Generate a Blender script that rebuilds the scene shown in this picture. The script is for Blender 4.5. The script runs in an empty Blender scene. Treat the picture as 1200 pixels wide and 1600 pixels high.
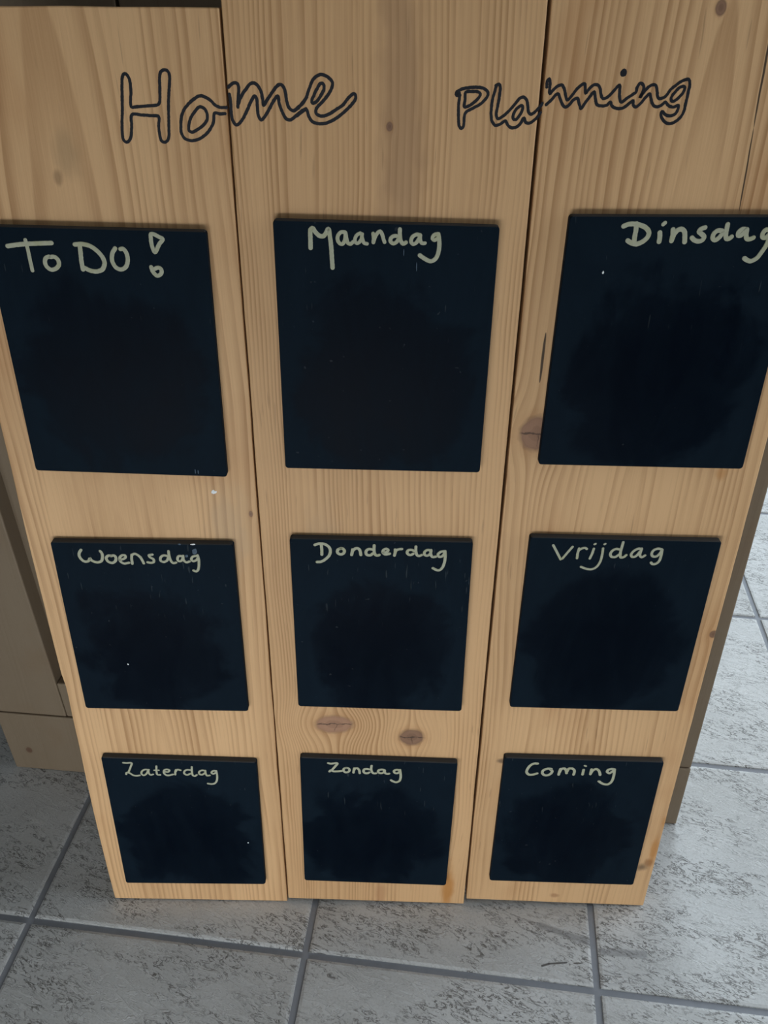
import bpy, bmesh, math, random
from mathutils import Matrix, Vector, noise as mnoise

scene = bpy.context.scene
col = scene.collection
random.seed(7)

# ------------------------------------------------------------------ camera
cam_data = bpy.data.cameras.new('camera')
cam_data.sensor_fit = 'VERTICAL'
cam_data.sensor_height = 36.0
cam_data.lens = 1330.48 * 36.0 / 1600.0
cam_data.clip_start = 0.02
cam = bpy.data.objects.new('camera', cam_data)
col.objects.link(cam)
cam.location = (0.4300, -0.4649, 0.8754)
cam.rotation_euler = (0.9770, -0.0098, 0.1194)
scene.camera = cam

# ------------------------------------------------------------------ world, daylight, exposure
world = bpy.data.worlds.new('world')
scene.world = world
world.use_nodes = True
bg = world.node_tree.nodes['Background']
bg.inputs[0].default_value = (0.62, 0.78, 1.0, 1)
bg.inputs[1].default_value = 1.0

def area_light(name, loc, rot, sx, sy, power, color):
    d = bpy.data.lights.new(name, 'AREA')
    d.shape = 'RECTANGLE'; d.size = sx; d.size_y = sy
    d.energy = power; d.color = color
    o = bpy.data.objects.new(name, d); col.objects.link(o)
    o.location = loc; o.rotation_euler = rot
    return o
R90 = math.pi / 2
# daylight through the garden window and glass door; added low fill behind the camera
area_light('window_daylight', (1.66, 0.50, 1.10), (0, R90, 0), 1.6, 1.4, 15.5, (0.86, 0.94, 1.0))
area_light('added_low_fill', (0.22, -0.90, 0.15), (R90, 0, 0), 1.00, 0.24, 4.5, (0.93, 0.98, 1.0))  # added light, brightens the foot of the planks more than their tops
area_light('door_daylight', (1.20, 2.56, 1.10), (-R90, 0, 0), 0.9, 2.0, 36.0, (0.80, 0.92, 1.0))

vs = scene.view_settings
vs.view_transform = 'Standard'
vs.look = 'None'
vs.gamma = 1.0
vs.exposure = 0.40
vs.use_curve_mapping = False
scene.cycles.use_denoising = True
scene.cycles.max_bounces = 4
scene.cycles.diffuse_bounces = 3
scene.cycles.sample_clamp_indirect = 6.0

# ------------------------------------------------------------------ node expression helper
class Ex:
    """a socket with arithmetic"""
    def __init__(s, tr, sock): s.tr, s.s = tr, sock
    def __add__(a, b): return a.tr.m('ADD', a, b)
    def __radd__(a, b): return a.tr.m('ADD', b, a)
    def __sub__(a, b): return a.tr.m('SUBTRACT', a, b)
    def __rsub__(a, b): return a.tr.m('SUBTRACT', b, a)
    def __mul__(a, b): return a.tr.m('MULTIPLY', a, b)
    def __rmul__(a, b): return a.tr.m('MULTIPLY', b, a)
    def __truediv__(a, b): return a.tr.m('DIVIDE', a, b)
    def __pow__(a, b): return a.tr.m('POWER', a, b)
    def __neg__(a): return a.tr.m('MULTIPLY', a, -1.0)

class Tree:
    def __init__(t, name):
        t.mat = bpy.data.materials.new(name); t.mat.use_nodes = True
        t.nt = t.mat.node_tree; t.nt.nodes.clear()
        t.out = t.nt.nodes.new('ShaderNodeOutputMaterial')
        t.bsdf = t.nt.nodes.new('ShaderNodeBsdfPrincipled')
        t.nt.links.new(t.bsdf.outputs[0], t.out.inputs[0])
        t.tc = t.nt.nodes.new('ShaderNodeTexCoord')
    def put(t, sock, v):
        if isinstance(v, Ex): t.nt.links.new(v.s, sock)
        else: sock.default_value = v
    def m(t, op, *a, clamp=False):
        n = t.nt.nodes.new('ShaderNodeMath'); n.operation = op; n.use_clamp = clamp
        for i, v in enumerate(a): t.put(n.inputs[i], v)
        return Ex(t, n.outputs[0])
    def coords(t, kind='Object'):
        n = t.nt.nodes.new('ShaderNodeSeparateXYZ')
        t.nt.links.new(t.tc.outputs[kind], n.inputs[0])
        return [Ex(t, n.outputs[i]) for i in range(3)]
    def vec(t, x, y, z):
        n = t.nt.nodes.new('ShaderNodeCombineXYZ')
        for i, v in enumerate((x, y, z)): t.put(n.inputs[i], v)
        return Ex(t, n.outputs[0])
    def noise(t, v, scale=1.0, detail=2.0, rough=0.5, dist=0.0):
        n = t.nt.nodes.new('ShaderNodeTexNoise')
        t.put(n.inputs['Vector'], v); n.inputs['Scale'].default_value = scale
        n.inputs['Detail'].default_value = detail; n.inputs['Roughness'].default_value = rough
        n.inputs['Distortion'].default_value = dist
        return Ex(t, n.outputs[0])
    def step(t, x, a, b):
        n = t.nt.nodes.new('ShaderNodeMapRange'); n.interpolation_type = 'SMOOTHSTEP'
        t.put(n.inputs[0], x); n.inputs[1].default_value = a; n.inputs[2].default_value = b
        return Ex(t, n.outputs[0])
    def mix(t, f, a, b, mode='MIX'):
        n = t.nt.nodes.new('ShaderNodeMix'); n.data_type = 'RGBA'; n.blend_type = mode
        t.put(n.inputs[0], f)
        for k, v in ((6, a), (7, b)):
            t.put(n.inputs[k], v if isinstance(v, Ex) else (*v, 1.0))
        return Ex(t, n.outputs[2])
    def rand(t):
        n = t.nt.nodes.new('ShaderNodeObjectInfo'); return Ex(t, n.outputs['Random'])
    def bump(t, h, strength=0.3, dist=0.001):
        n = t.nt.nodes.new('ShaderNodeBump'); n.inputs['Strength'].default_value = strength
        n.inputs['Distance'].default_value = dist; t.put(n.inputs['Height'], h)
        t.nt.links.new(n.outputs[0], t.bsdf.inputs['Normal'])
    def finish(t, color, rough=0.6, spec=0.4):
        t.put(t.bsdf.inputs['Base Color'], color if isinstance(color, Ex) else (*color, 1.0))
        t.put(t.bsdf.inputs['Roughness'], rough)
        t.bsdf.inputs['Specular IOR Level'].default_value = spec
        return t.mat

def plain(name, c, rough=0.8, spec=0.3, var=0.06, scale=6.0):
    t = Tree(name); x, y, z = t.coords()
    n = t.noise(t.vec(x, y, z), scale, 4.0, 0.6)
    return t.finish(t.mix(n, [k * (1 - var) for k in c], [min(1, k * (1 + var)) for k in c]), rough, spec)

# ------------------------------------------------------------------ materials
def pine(name, uc, vb, slope, seed, light, dark, knots=(), cracks=(), stains=(), freq=215.0, fine=1.0, arch=True, contrast=1.0):
    """planed softwood: X runs across the board, Z along it (metres)"""
    t = Tree(name); u, d, v = t.coords()
    uw = u + d * 0.35
    for (ku, kv, ru, rv, dk) in knots:                       # the grain flows round each knot
        du = uw - ku; dv = v - kv
        g = t.m('POWER', 2.71828, -1.0 * ((du * du) * (1.0 / (1.7 * ru) ** 2) + (dv * dv) * (1.0 / (2.0 * rv) ** 2)))
        uw = uw - du * g * 0.82
    low = t.noise(t.vec(u * 5.0, seed, v * 2.2), 1.0, 1.0, 0.5)
    mid = t.noise(t.vec(u * 26.0, seed + 3.0, v * 9.0), 1.0, 1.0, 0.5)
    uw = uw + (low - 0.5) * 0.030 + (mid - 0.5) * 0.0045
    if arch:
        a = uw - uc; dd = (v - vb) * slope
        r = t.m('SQRT', a * a + dd * dd)
    else:
        r = uw - uc
    ph = r * freq + t.noise(t.vec(r * 34.0, seed + 7.0, 0.0), 1.0, 0.0) * 6.0
    s = t.m('FRACT', ph + 40.0)
    late = t.step(s, 0.25, 0.90) * (1.0 - t.step(s, 0.91, 1.0))
    wide = t.noise(t.vec(r * 22.0, seed + 11.0, v * 0.6), 1.0, 1.0)
    fib = t.noise(t.vec(uw * 900.0, seed, v * 16.0), 1.0, 2.0, 0.65)
    blot = t.noise(t.vec(u * 11.0, seed + 20.0, v * 6.0), 1.0, 3.0, 0.6)
    amp = t.step(t.noise(t.vec(r * 75.0, seed + 15.0, v * 5.0), 1.0, 1.0), 0.30, 0.72)
    f = late * (0.10 + amp * 0.85) * (0.66 * contrast) + (wide - 0.5) * 0.85 + (fib - 0.5) * (0.42 * fine) + (blot - 0.5) * 0.35 + 0.06
    c = t.mix(t.m('MAXIMUM', t.m('MINIMUM', f, 1.0), 0.0), light, dark)
    c = t.mix(t.step(blot, 0.55, 0.75) * 0.25, c, (dark[0] * 1.15, dark[1] * 0.92, dark[2] * 0.72))
    pit = t.step(t.noise(t.vec(uw * 420.0, seed + 5.0, v * 26.0), 1.0, 1.0), 0.70, 0.80)
    c = t.mix(pit * 0.28, c, (0.16, 0.09, 0.045))
    w1 = t.noise(t.vec(u * 90.0, seed, v * 40.0), 1.0, 2.0) - 0.5
    w2 = (t.noise(t.vec(u * 160.0, seed + 50.0, v * 160.0), 1.0, 2.0) - 0.5) if knots else None
    for (su, sv, ru, rv, colr, amt) in stains:
        e = t.m('SQRT', ((u - su) * (1 / ru)) ** 2.0 + ((v - sv) * (1 / rv)) ** 2.0) + w1 * 1.1
        c = t.mix((1.0 - t.step(e, 0.25, 1.1)) * amt, c, colr)
    for (ku, kv, ru, rv, dk) in knots:
        du = (u - ku) * (1 / ru); dv = (v - kv) * (1 / rv)
        e = t.m('SQRT', du * du + dv * dv) + w2 * 0.30
        c = t.mix((1.0 - t.step(e, 0.9, 1.7)) * 0.22, c, (dark[0], dark[1] * 0.85, dark[2] * 0.70))
        kin = 1.0 - t.step(e, 0.80, 1.0)
        kr = t.m('FRACT', e * 2.3)
        kc = t.mix(kr * 0.5, tuple(0.31 * dk * k for k in (1.0, 0.54, 0.33)), tuple(0.23 * dk * k for k in (1.0, 0.50, 0.30)))
        kc = t.mix((1.0 - t.step(e, 0.0, 0.7)) * 0.45, kc, tuple(0.14 * dk * k for k in (1.0, 0.50, 0.32)))
        c = t.mix(kin * 0.92, c, kc)
        rim = t.step(e, 0.74, 0.94) * (1.0 - t.step(e, 0.96, 1.15))
        c = t.mix(rim * 0.28, c, (0.13 * dk, 0.07 * dk, 0.04 * dk))
        if ru > 0.006:                                        # drying cracks across the knot
            k1 = (1.0 - t.step(t.m('ABSOLUTE', dv + w2 * 0.5), 0.02, 0.08)) * (1.0 - t.step(e, 0.75, 1.0)) * t.step(w1 + e * 0.2, -0.25, 0.0)
            k2 = (1.0 - t.step(t.m('ABSOLUTE', du + w2 * 0.6 - 0.1), 0.015, 0.05)) * (1.0 - t.step(e, 0.5, 0.9)) * t.step(-dv, -0.1, 0.1)
            ck = t.m('MAXIMUM', k1, k2 * 0.7)
            c = t.mix(ck * 0.75, c, (0.04, 0.022, 0.014))
    for (u0, v0, u1, v1, wd) in cracks:
        L2 = (u1 - u0) ** 2 + (v1 - v0) ** 2
        h = t.m('ADD', (u - u0) * ((u1 - u0) / L2) + (v - v0) * ((v1 - v0) / L2), 0.0, clamp=True)
        wob = w1 * 0.0012
        ex = u + wob - (h * (u1 - u0) + u0); ey = v - (h * (v1 - v0) + v0)
        dist = t.m('SQRT', ex * ex + ey * ey)
        taper = t.m('SQRT', h * (1.0 - h)) * 2.0
        ck = 1.0 - t.step(dist / (taper * wd + 0.00005), 0.55, 1.1)
        c = t.mix(ck * 0.92, c, (0.028, 0.016, 0.010))
    t.bump(t.noise(t.vec(u * 700.0, seed, v * 14.0), 1.0, 1.0), 0.22, 0.0005)
    return t.finish(c, 0.60, 0.30)

LIGHT, DARK = (0.680, 0.415, 0.208), (0.370, 0.188, 0.076)
ORANGE = (0.48, 0.20, 0.045)
M_P1 = pine('pine_cathedral', 0.080, 0.05, 0.045, 3.1, LIGHT, DARK,
            knots=[(0.1830, 0.4935, 0.0016, 0.003, 0.9), (0.155, 0.612, 0.0006, 0.0012, 0.8)],
            stains=[(0.084, 0.760, 0.011, 0.018, (0.36, 0.23, 0.115), 0.50), (0.0756, 0.7455, 0.004, 0.006, (0.26, 0.15, 0.07), 0.6), (0.066, 0.43, 0.02, 0.07, (0.50, 0.30, 0.13), 0.30), (0.165, 0.48, 0.022, 0.05, (0.46, 0.34, 0.22), 0.30)], freq=190.0)
M_P2 = pine('pine_straight', 0.150, 0.0, 0.03, 8.4, (0.650, 0.390, 0.192), (0.355, 0.178, 0.070),
            knots=[(0.2899, 0.7782, 0.0021, 0.0028, 0.75), (0.2449, 0.2649, 0.0185, 0.0115, 1.25), (0.3178, 0.2497, 0.0122, 0.0108, 0.78)],
            stains=[(0.3625, 0.020, 0.008, 0.055, ORANGE, 0.85), (0.297, 0.79, 0.02, 0.12, (0.33, 0.19, 0.10), 0.5), (0.290, 0.018, 0.008, 0.02, (0.42, 0.20, 0.09), 0.5), (0.24, 0.43, 0.02, 0.10, (0.46, 0.31, 0.18), 0.35)], freq=245.0)
M_P3 = pine('pine_heart', 0.4860, 0.18, 0.040, 15.7, LIGHT, DARK,
            knots=[(0.4836, 0.8444, 0.0034, 0.0045, 0.8), (0.4040, 0.5670, 0.0135, 0.0150, 1.05), (0.5765, 0.3774, 0.0036, 0.0042, 0.7)],
            cracks=[(0.4023, 0.6460, 0.4019, 0.6080, 0.0011), (0.5150, 0.8600, 0.5178, 0.7800, 0.0008), (0.5178, 0.7800, 0.5200, 0.7300, 0.0006)],
            stains=[(0.5660, 0.0640, 0.008, 0.008, (0.10, 0.06, 0.035), 0.75), (0.5720, 0.0720, 0.006, 0.008, (0.26, 0.10, 0.03), 0.7), (0.5745, 0.095, 0.005, 0.03, ORANGE, 0.7), (0.5774, 0.135, 0.004, 0.012, ORANGE, 0.5), (0.4055, 0.2191, 0.007, 0.004, (0.10, 0.06, 0.04), 0.7), (0.5498, 0.5355, 0.006, 0.008, ORANGE, 0.5), (0.48, 0.015, 0.006, 0.004, (0.32, 0.14, 0.06), 0.55)], freq=205.0)
M_BATTEN = pine('batten_wood', 0.9, 0.0, 0.03, 30.2, (0.55, 0.40, 0.25), (0.38, 0.24, 0.13), arch=False)
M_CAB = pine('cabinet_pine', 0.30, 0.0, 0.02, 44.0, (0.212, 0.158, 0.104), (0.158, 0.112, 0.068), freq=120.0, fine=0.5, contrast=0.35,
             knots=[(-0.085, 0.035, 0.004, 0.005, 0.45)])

def slate():
    t = Tree('chalkboard_lacquer'); x, y, z = t.coords(); r = t.rand()
    gx, gy, gz = t.coords('Generated')
    p = t.vec(x, y + r * 9.0, z)
    big = t.noise(p, 16.0, 4.0, 0.6, 0.6)
    fine = t.noise(p, 900.0, 1.0, 0.5)
    swipe = t.noise(t.vec(x * 30.0, r * 11.0, z * 9.0), 1.0, 4.0, 0.7, 1.2)
    spk = t.step(t.noise(p, 300.0, 0.0, 0.4), 0.84, 0.90)
    scr = t.step(t.noise(t.vec(x * 620.0, r * 5.0, z * 85.0), 1.0, 0.0), 0.80, 0.86) * t.step(gz, 0.45, 0.75)
    # wiped middle and dusty border; soft dark reflections are painted into this pattern too
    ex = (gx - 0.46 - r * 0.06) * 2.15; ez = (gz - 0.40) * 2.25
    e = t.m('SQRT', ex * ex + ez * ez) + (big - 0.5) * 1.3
    dust_reflection = t.step(e, 0.80, 1.02) * 0.55 + t.step(e, 0.2, 1.0) * 0.20 + (swipe - 0.45) * 0.8
    dust_reflection = t.m('MAXIMUM', t.m('MINIMUM', dust_reflection, 1.0), 0.0)
    c = t.mix(dust_reflection, (0.0007, 0.0028, 0.0070), (0.0058, 0.0126, 0.0205))
    c = t.mix(spk * 0.22, c, (0.10, 0.11, 0.12))
    c = t.mix(scr * 0.22, c, (0.10, 0.115, 0.12))
    # the raw grey fibreboard of the sides
    nrm = t.nt.nodes.new('ShaderNodeSeparateXYZ'); t.nt.links.new(t.tc.outputs['Normal'], nrm.inputs[0])
    up = t.step(Ex(t, nrm.outputs[2]), 0.55, 0.9)
    c = t.mix(up * 0.85, c, t.mix(big, (0.050, 0.052, 0.054), (0.085, 0.080, 0.072)))
    t.bump(fine, 0.10, 0.0004)
    return t.finish(c, 0.40 + dust_reflection * 0.25, 0.03)
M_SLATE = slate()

def chalk():
    t = Tree('chalk_marker'); x, y, z = t.coords()
    n = t.noise(t.vec(x, y, z), 330.0, 3.0, 0.6)
    n2 = t.noise(t.vec(x, y, z), 120.0, 2.0, 0.5)
    c = t.mix(n, (0.33, 0.335, 0.235), (0.49, 0.485, 0.36))
    c = t.mix(t.step(n2, 0.45, 0.75) * 0.5, c, (0.38, 0.38, 0.21))
    return t.finish(c, 0.75, 0.2)
M_CHALK = chalk()

def marker():
    t = Tree('black_marker'); x, y, z = t.coords()
    n = t.noise(t.vec(x, y, z), 260.0, 3.0, 0.6)
    return t.finish(t.mix(n, (0.004, 0.005, 0.009), (0.013, 0.014, 0.020)), 0.55, 0.3)
M_MARKER = marker()
M_DUST = plain('chalk_dust', (0.085, 0.115, 0.150), 0.9, 0.1, 0.3, 500.0)
M_WHITE_SPOT = plain('white_paint', (0.80, 0.82, 0.82), 0.5, 0.3, 0.05, 300.0)

MARKS = [(0.545, 0.062, 0.598, 0.049, 0.0050, (0.20, 0.20, 0.20), 0.60), (0.608, 0.041, 0.650, 0.0435, 0.0045, (0.21, 0.21, 0.21), 0.60),
         (0.545, 0.0185, 0.552, 0.0215, 0.0014, (0.06, 0.055, 0.05), 0.9), (0.552, 0.0215, 0.570, 0.0250, 0.0012, (0.06, 0.055, 0.05), 0.9), (0.578, 0.0252, 0.585, 0.0262, 0.0010, (0.08, 0.07, 0.06), 0.8)]
def tile_mat():
    t = Tree('stone_tile'); r = t.rand()
    x, y, z = t.coords()
    ox = r * 37.0; oy = r * 91.0
    p = t.vec(x + ox, y + oy, z)
    cloud = t.noise(p, 7.0, 4.0, 0.55, 0.3)
    # ragged little fissures running slantwise along the tile, in clusters
    n1 = t.noise(t.vec(x * 46.0 + ox, y * 120.0 + x * 34.0 + oy, z), 1.0, 3.0, 0.62, 1.6)
    n2 = t.noise(t.vec(x * 95.0 + oy, y * 190.0 + x * 70.0 + ox, z), 1.0, 2.0, 0.6, 1.4)
    patch = t.step(t.noise(t.vec(x * 12.0 + oy, y * 26.0 + ox, z), 1.0, 3.0, 0.62, 0.5), 0.40, 0.58)
    f1 = 1.0 - t.step(t.m('ABSOLUTE', n1 - 0.53), 0.008, 0.038)
    f2 = 1.0 - t.step(t.m('ABSOLUTE', n2 - 0.56), 0.012, 0.048)
    fis = t.m('MAXIMUM', f1 * (0.12 + patch * 0.88) * t.step(n2, 0.38, 0.50), f2 * patch * 0.85 * t.step(n1, 0.40, 0.52))
    lay = t.step(n1, 0.44, 0.60)
    pits = t.step(t.noise(p, 230.0, 1.0, 0.5), 0.64, 0.74) * (0.35 + patch * 0.65)
    grain = t.noise(p, 420.0, 2.0, 0.65)
    c = t.mix(t.step(cloud, 0.3, 0.7), (0.46, 0.46, 0.445), (0.58, 0.58, 0.565))
    c = t.mix(lay * 0.30, c, (0.64, 0.64, 0.625))
    c = t.mix((grain - 0.5) * 1.1 + 0.08, c, (0.28, 0.275, 0.265))
    c = t.mix(r * 0.14, c, (0.44, 0.42, 0.39))
    c = t.mix(fis * 0.85, c, (0.085, 0.078, 0.068))
    c = t.mix(pits * 0.45, c, (0.15, 0.14, 0.125))
    # two dried wipe marks and a chipped scratch on the tiles in front of the board
    geo = t.nt.nodes.new('ShaderNodeNewGeometry'); sp = t.nt.nodes.new('ShaderNodeSeparateXYZ'); t.nt.links.new(geo.outputs['Position'], sp.inputs[0])
    wx, wy = Ex(t, sp.outputs[0]), Ex(t, sp.outputs[1])
    for (x0, y0, x1, y1, wd, colr, amt) in MARKS:
        L2 = (x1 - x0) ** 2 + (y1 - y0) ** 2
        h = t.m('ADD', (wx - x0) * ((x1 - x0) / L2) + (wy - y0) * ((y1 - y0) / L2), 0.0, clamp=True)
        ax = wx - (h * (x1 - x0) + x0); ay = wy - (h * (y1 - y0) + y0)
        dd = t.m('SQRT', ax * ax + ay * ay) + (cloud - 0.5) * wd * 1.5
        c = t.mix((1.0 - t.step(dd, wd * 0.5, wd * 1.2)) * amt, c, colr)
    t.bump(lay * 0.5 - f1 * 0.8, 0.5, 0.0012)
    return t.finish(c, 0.56, 0.40)
M_TILE = tile_mat()
M_GROUT = plain('grout', (0.26, 0.27, 0.29), 0.9, 0.2, 0.12, 120.0)
M_WALL = plain('wall_plaster', (0.22, 0.212, 0.20), 0.9, 0.2, 0.03, 3.0)
M_CEIL = plain('ceiling_plaster', (0.34, 0.335, 0.325), 0.9, 0.2, 0.03, 3.0)
M_FRAME = plain('window_frame_paint', (0.75, 0.75, 0.73), 0.4, 0.4, 0.03, 8.0)
def glass():
    t = Tree('window_glass')
    tr = t.nt.nodes.new('ShaderNodeBsdfTransparent'); gl = t.nt.nodes.new('ShaderNodeBsdfGlossy')
    gl.inputs['Roughness'].default_value = 0.02
    mx = t.nt.nodes.new('ShaderNodeMixShader'); mx.inputs[0].default_value = 0.06
    t.nt.links.new(tr.outputs[0], mx.inputs[1]); t.nt.links.new(gl.outputs[0], mx.inputs[2])
    t.nt.links.new(mx.outputs[0], t.out.inputs[0])
    return t.mat
M_GLASS = glass()

# ------------------------------------------------------------------ mesh helpers
def link(name, me, mat, parent=None):
    o = bpy.data.objects.new(name, me); col.objects.link(o)
    if mat and not me.materials: me.materials.append(mat)
    if parent: o.parent = parent
    return o
def bm_obj(name, bm, mat, parent=None, smooth=False):
    me = bpy.data.meshes.new(name); bmesh.ops.recalc_face_normals(bm, faces=bm.faces); bm.to_mesh(me); bm.free()
    if smooth:
        for p in me.polygons: p.use_smooth = True
    return link(name, me, mat, parent)
def box(bm, x0, x1, y0, y1, z0, z1):
    vs = [bm.verts.new((x, y, z)) for x in (x0, x1) for y in (y0, y1) for z in (z0, z1)]
    for f in ((0, 1, 3, 2), (4, 6, 7, 5), (0, 4, 5, 1), (2, 3, 7, 6), (0, 2, 6, 4), (1, 5, 7, 3)):
        bm.faces.new([vs[i] for i in f])
    return vs
def box_obj(name, b, mat, parent=None, bevel=0.0, warp=None):
    bm = bmesh.new(); box(bm, *b)
    if bevel: bmesh.ops.bevel(bm, geom=list(bm.edges), offset=bevel, segments=2, profile=0.5, affect='EDGES')
    if warp:
        for v in bm.verts: v.co = warp(v.co)
    return bm_obj(name, bm, mat, parent)
def empty(name, loc=(0, 0, 0)):
    o = bpy.data.objects.new(name, None); col.objects.link(o); o.location = loc; o.empty_display_size = 0.1
    return o
def tag(o, label=None, cat=None, group=None, kind=None):
    if label: o['label'] = label
    if cat: o['category'] = cat
    if group: o['group'] = group
    if kind: o['kind'] = kind
    return o

# ------------------------------------------------------------------ the room
FZ = -0.0022                       # walking surface of the tiles
XL, XR, YF, YB, H = -1.7, 1.7, -0.94, 2.6, 2.5
TX, TY, GAP = 0.300, 0.3059, 0.0062
floor = box_obj('floor', (XL, XR, YF, YB, -0.06, FZ - 0.0028), M_GROUT)
tag(floor, 'grey stone-look tiled floor with grey grout', 'floor', kind='structure')
tbm = bmesh.new()
box(tbm, -TX / 2 + GAP / 2, TX / 2 - GAP / 2, -TY / 2 + GAP / 2, TY / 2 - GAP / 2, -0.008, 0.0)
top_edges = [e for e in tbm.edges if all(v.co.z > -0.001 for v in e.verts)]
bmesh.ops.bevel(tbm, geom=top_edges, offset=0.0035, segments=2, profile=0.6, affect='EDGES')
bmesh.ops.recalc_face_normals(tbm, faces=tbm.faces)
tile_me = bpy.data.meshes.new('tile'); tbm.to_mesh(tile_me); tbm.free(); tile_me.materials.append(M_TILE)
for j in range(-8, 9):
    for i in range(-6, 7):
        cx, cy = (i + 0.5) * TX, (j + 0.5) * TY
        if cx - TX / 2 < XL or cx + TX / 2 > XR or cy - TY / 2 < YF or cy + TY / 2 > YB: continue
        o = link('tile', tile_me, None, floor)
        o.location = (cx, cy, FZ - random.uniform(0, 0.0006))
        o.rotation_euler = (0, 0, random.choice((0, math.pi)))

def wall(name, b, label):
    return tag(box_obj(name, b, M_WALL), label, 'wall', kind='structure')
def wall_with_hole(name, axis, pos, th, a0, a1, h0, h1, z0, z1, label):
    """a wall at X (axis 0) or Y (axis 1) = pos with one opening a in h0..h1, z in z0..z1"""
    bm = bmesh.new()
    for (p, q, r, s) in ((a0, h0, FZ, H), (h1, a1, FZ, H), (h0, h1, FZ, z0), (h0, h1, z1, H)):
        if q - p < 1e-4 or s - r < 1e-4: continue
        if axis == 0: box(bm, pos, pos + th, p, q, r, s)
        else: box(bm, p, q, pos, pos + th, r, s)
    return tag(bm_obj(name, bm, M_WALL), label, 'wall', kind='structure')
LX0, LX1, LZ0, LZ1 = -0.37, 0.87, 0.0, 0.34
VY0, VY1, VZ0, VZ1 = -0.24, 1.24, 0.25, 1.95
DX0, DX1, DZ1 = 0.72, 1.66, 2.1
wall('wall_left', (XL - 0.1, XL, YF, YB, FZ, H), 'plain pale plaster wall at the left of the room')
wall_with_hole('wall_front', 1, YF - 0.1, 0.1, XL - 0.1, XR + 0.1, LX0, LX1, LZ0, LZ1, 'plaster wall behind the camera with an opening for the added low fill light')
rb = bmesh.new()
for (p, q, r, z) in ((YF, VY0, FZ, H), (VY1, YB, FZ, H), (VY0, VY1, FZ, VZ0), (VY0, VY1, VZ1, H)):
    box(rb, XR, XR + 0.1, p, q, r, z)
tag(bm_obj('wall_right', rb, M_WALL), 'plaster wall at the right with a wide garden window', 'wall', kind='structure')
wall_with_hole('wall_back', 1, YB, 0.1, XL - 0.1, XR + 0.1, DX0, DX1, FZ, DZ1, 'pale plaster wall with the glass door')
tag(box_obj('ceiling', (XL - 0.1, XR + 0.1, YF - 0.1, YB + 0.1, H, H + 0.1), M_CEIL), 'plain white plaster ceiling', 'ceiling', kind='structure')
def framed(name, axis, pos, a0, a1, z0, z1, label, cat):
    e = empty(name, (pos if axis == 0 else (a0 + a1) / 2, (a0 + a1) / 2 if axis == 0 else pos, z0))
    tag(e, label, cat, kind='structure')
    w, d = 0.05, 0.06
    def bx(nm, p, q, r, s, dd, mat):
        b = (pos + 0.05 - dd / 2, pos + 0.05 + dd / 2, p, q, r, s) if axis == 0 else (p, q, pos + 0.05 - dd / 2, pos + 0.05 + dd / 2, r, s)
        o = box_obj(nm, b, mat); o.parent = e; o.matrix_parent_inverse = Matrix.Translation(e.location).inverted(); return o
    bx('frame', a0, a0 + w, z0, z1, d, M_FRAME); bx('frame', a1 - w, a1, z0, z1, d, M_FRAME)
    bx('frame', a0 + w, a1 - w, z0, z0 + w, d, M_FRAME); bx('frame', a0 + w, a1 - w, z1 - w, z1, d, M_FRAME)
    bx('pane', a0 + w, a1 - w, z0 + w, z1 - w, 0.008, M_GLASS)
framed('window_1', 0, XR, VY0, VY1, VZ0, VZ1, 'wide white framed garden window in the right wall', 'window')
framed('door_1', 1, YB, DX0, DX1, FZ, DZ1, 'white framed glass door in the back wall', 'door')

framed('added_fill_panel', 1, YF - 0.1, LX0, LX1, LZ0, LZ1, 'added low white framed panel for the fill light behind the camera', 'window')  # unseen panel, made up to hold the low fill light

# ------------------------------------------------------------------ the pine cabinet the board leans against
CAB_A = math.atan(0.0235)
cab = empty('pine_cabinet', (0.0, 0.1929, FZ))
cab.rotation_euler = (0, 0, CAB_A)
tag(cab, 'tall pale pine cabinet with framed boarded front standing behind the chalkboard planner', 'cabinet')
rack = lambda c: Vector((c.x - 0.028 * c.z, c.y, c.z))      # the old carcass has racked a little to the left
CX0, CX1, CD, CH = -0.1100, 0.7105, 0.40, 1.62
SI0, SI1 = -0.0217, 0.6240
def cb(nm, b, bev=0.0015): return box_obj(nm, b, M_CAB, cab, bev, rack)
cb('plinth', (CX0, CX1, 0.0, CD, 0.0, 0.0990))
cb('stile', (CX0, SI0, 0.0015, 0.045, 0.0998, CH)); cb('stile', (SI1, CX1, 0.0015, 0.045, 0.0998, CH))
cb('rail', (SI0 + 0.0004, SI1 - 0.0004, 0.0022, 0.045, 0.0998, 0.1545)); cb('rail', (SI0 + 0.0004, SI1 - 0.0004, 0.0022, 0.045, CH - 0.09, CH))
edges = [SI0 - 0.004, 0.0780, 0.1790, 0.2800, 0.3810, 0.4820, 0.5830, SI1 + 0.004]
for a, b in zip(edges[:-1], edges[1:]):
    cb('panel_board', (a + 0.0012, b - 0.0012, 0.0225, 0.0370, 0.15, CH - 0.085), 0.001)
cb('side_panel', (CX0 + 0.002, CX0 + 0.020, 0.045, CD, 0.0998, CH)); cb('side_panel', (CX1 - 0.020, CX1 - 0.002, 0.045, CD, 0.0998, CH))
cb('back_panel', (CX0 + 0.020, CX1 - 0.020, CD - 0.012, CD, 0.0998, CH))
cb('top_board', (CX0 - 0.015, CX1 + 0.015, -0.012, CD, CH, CH + 0.025))

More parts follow.
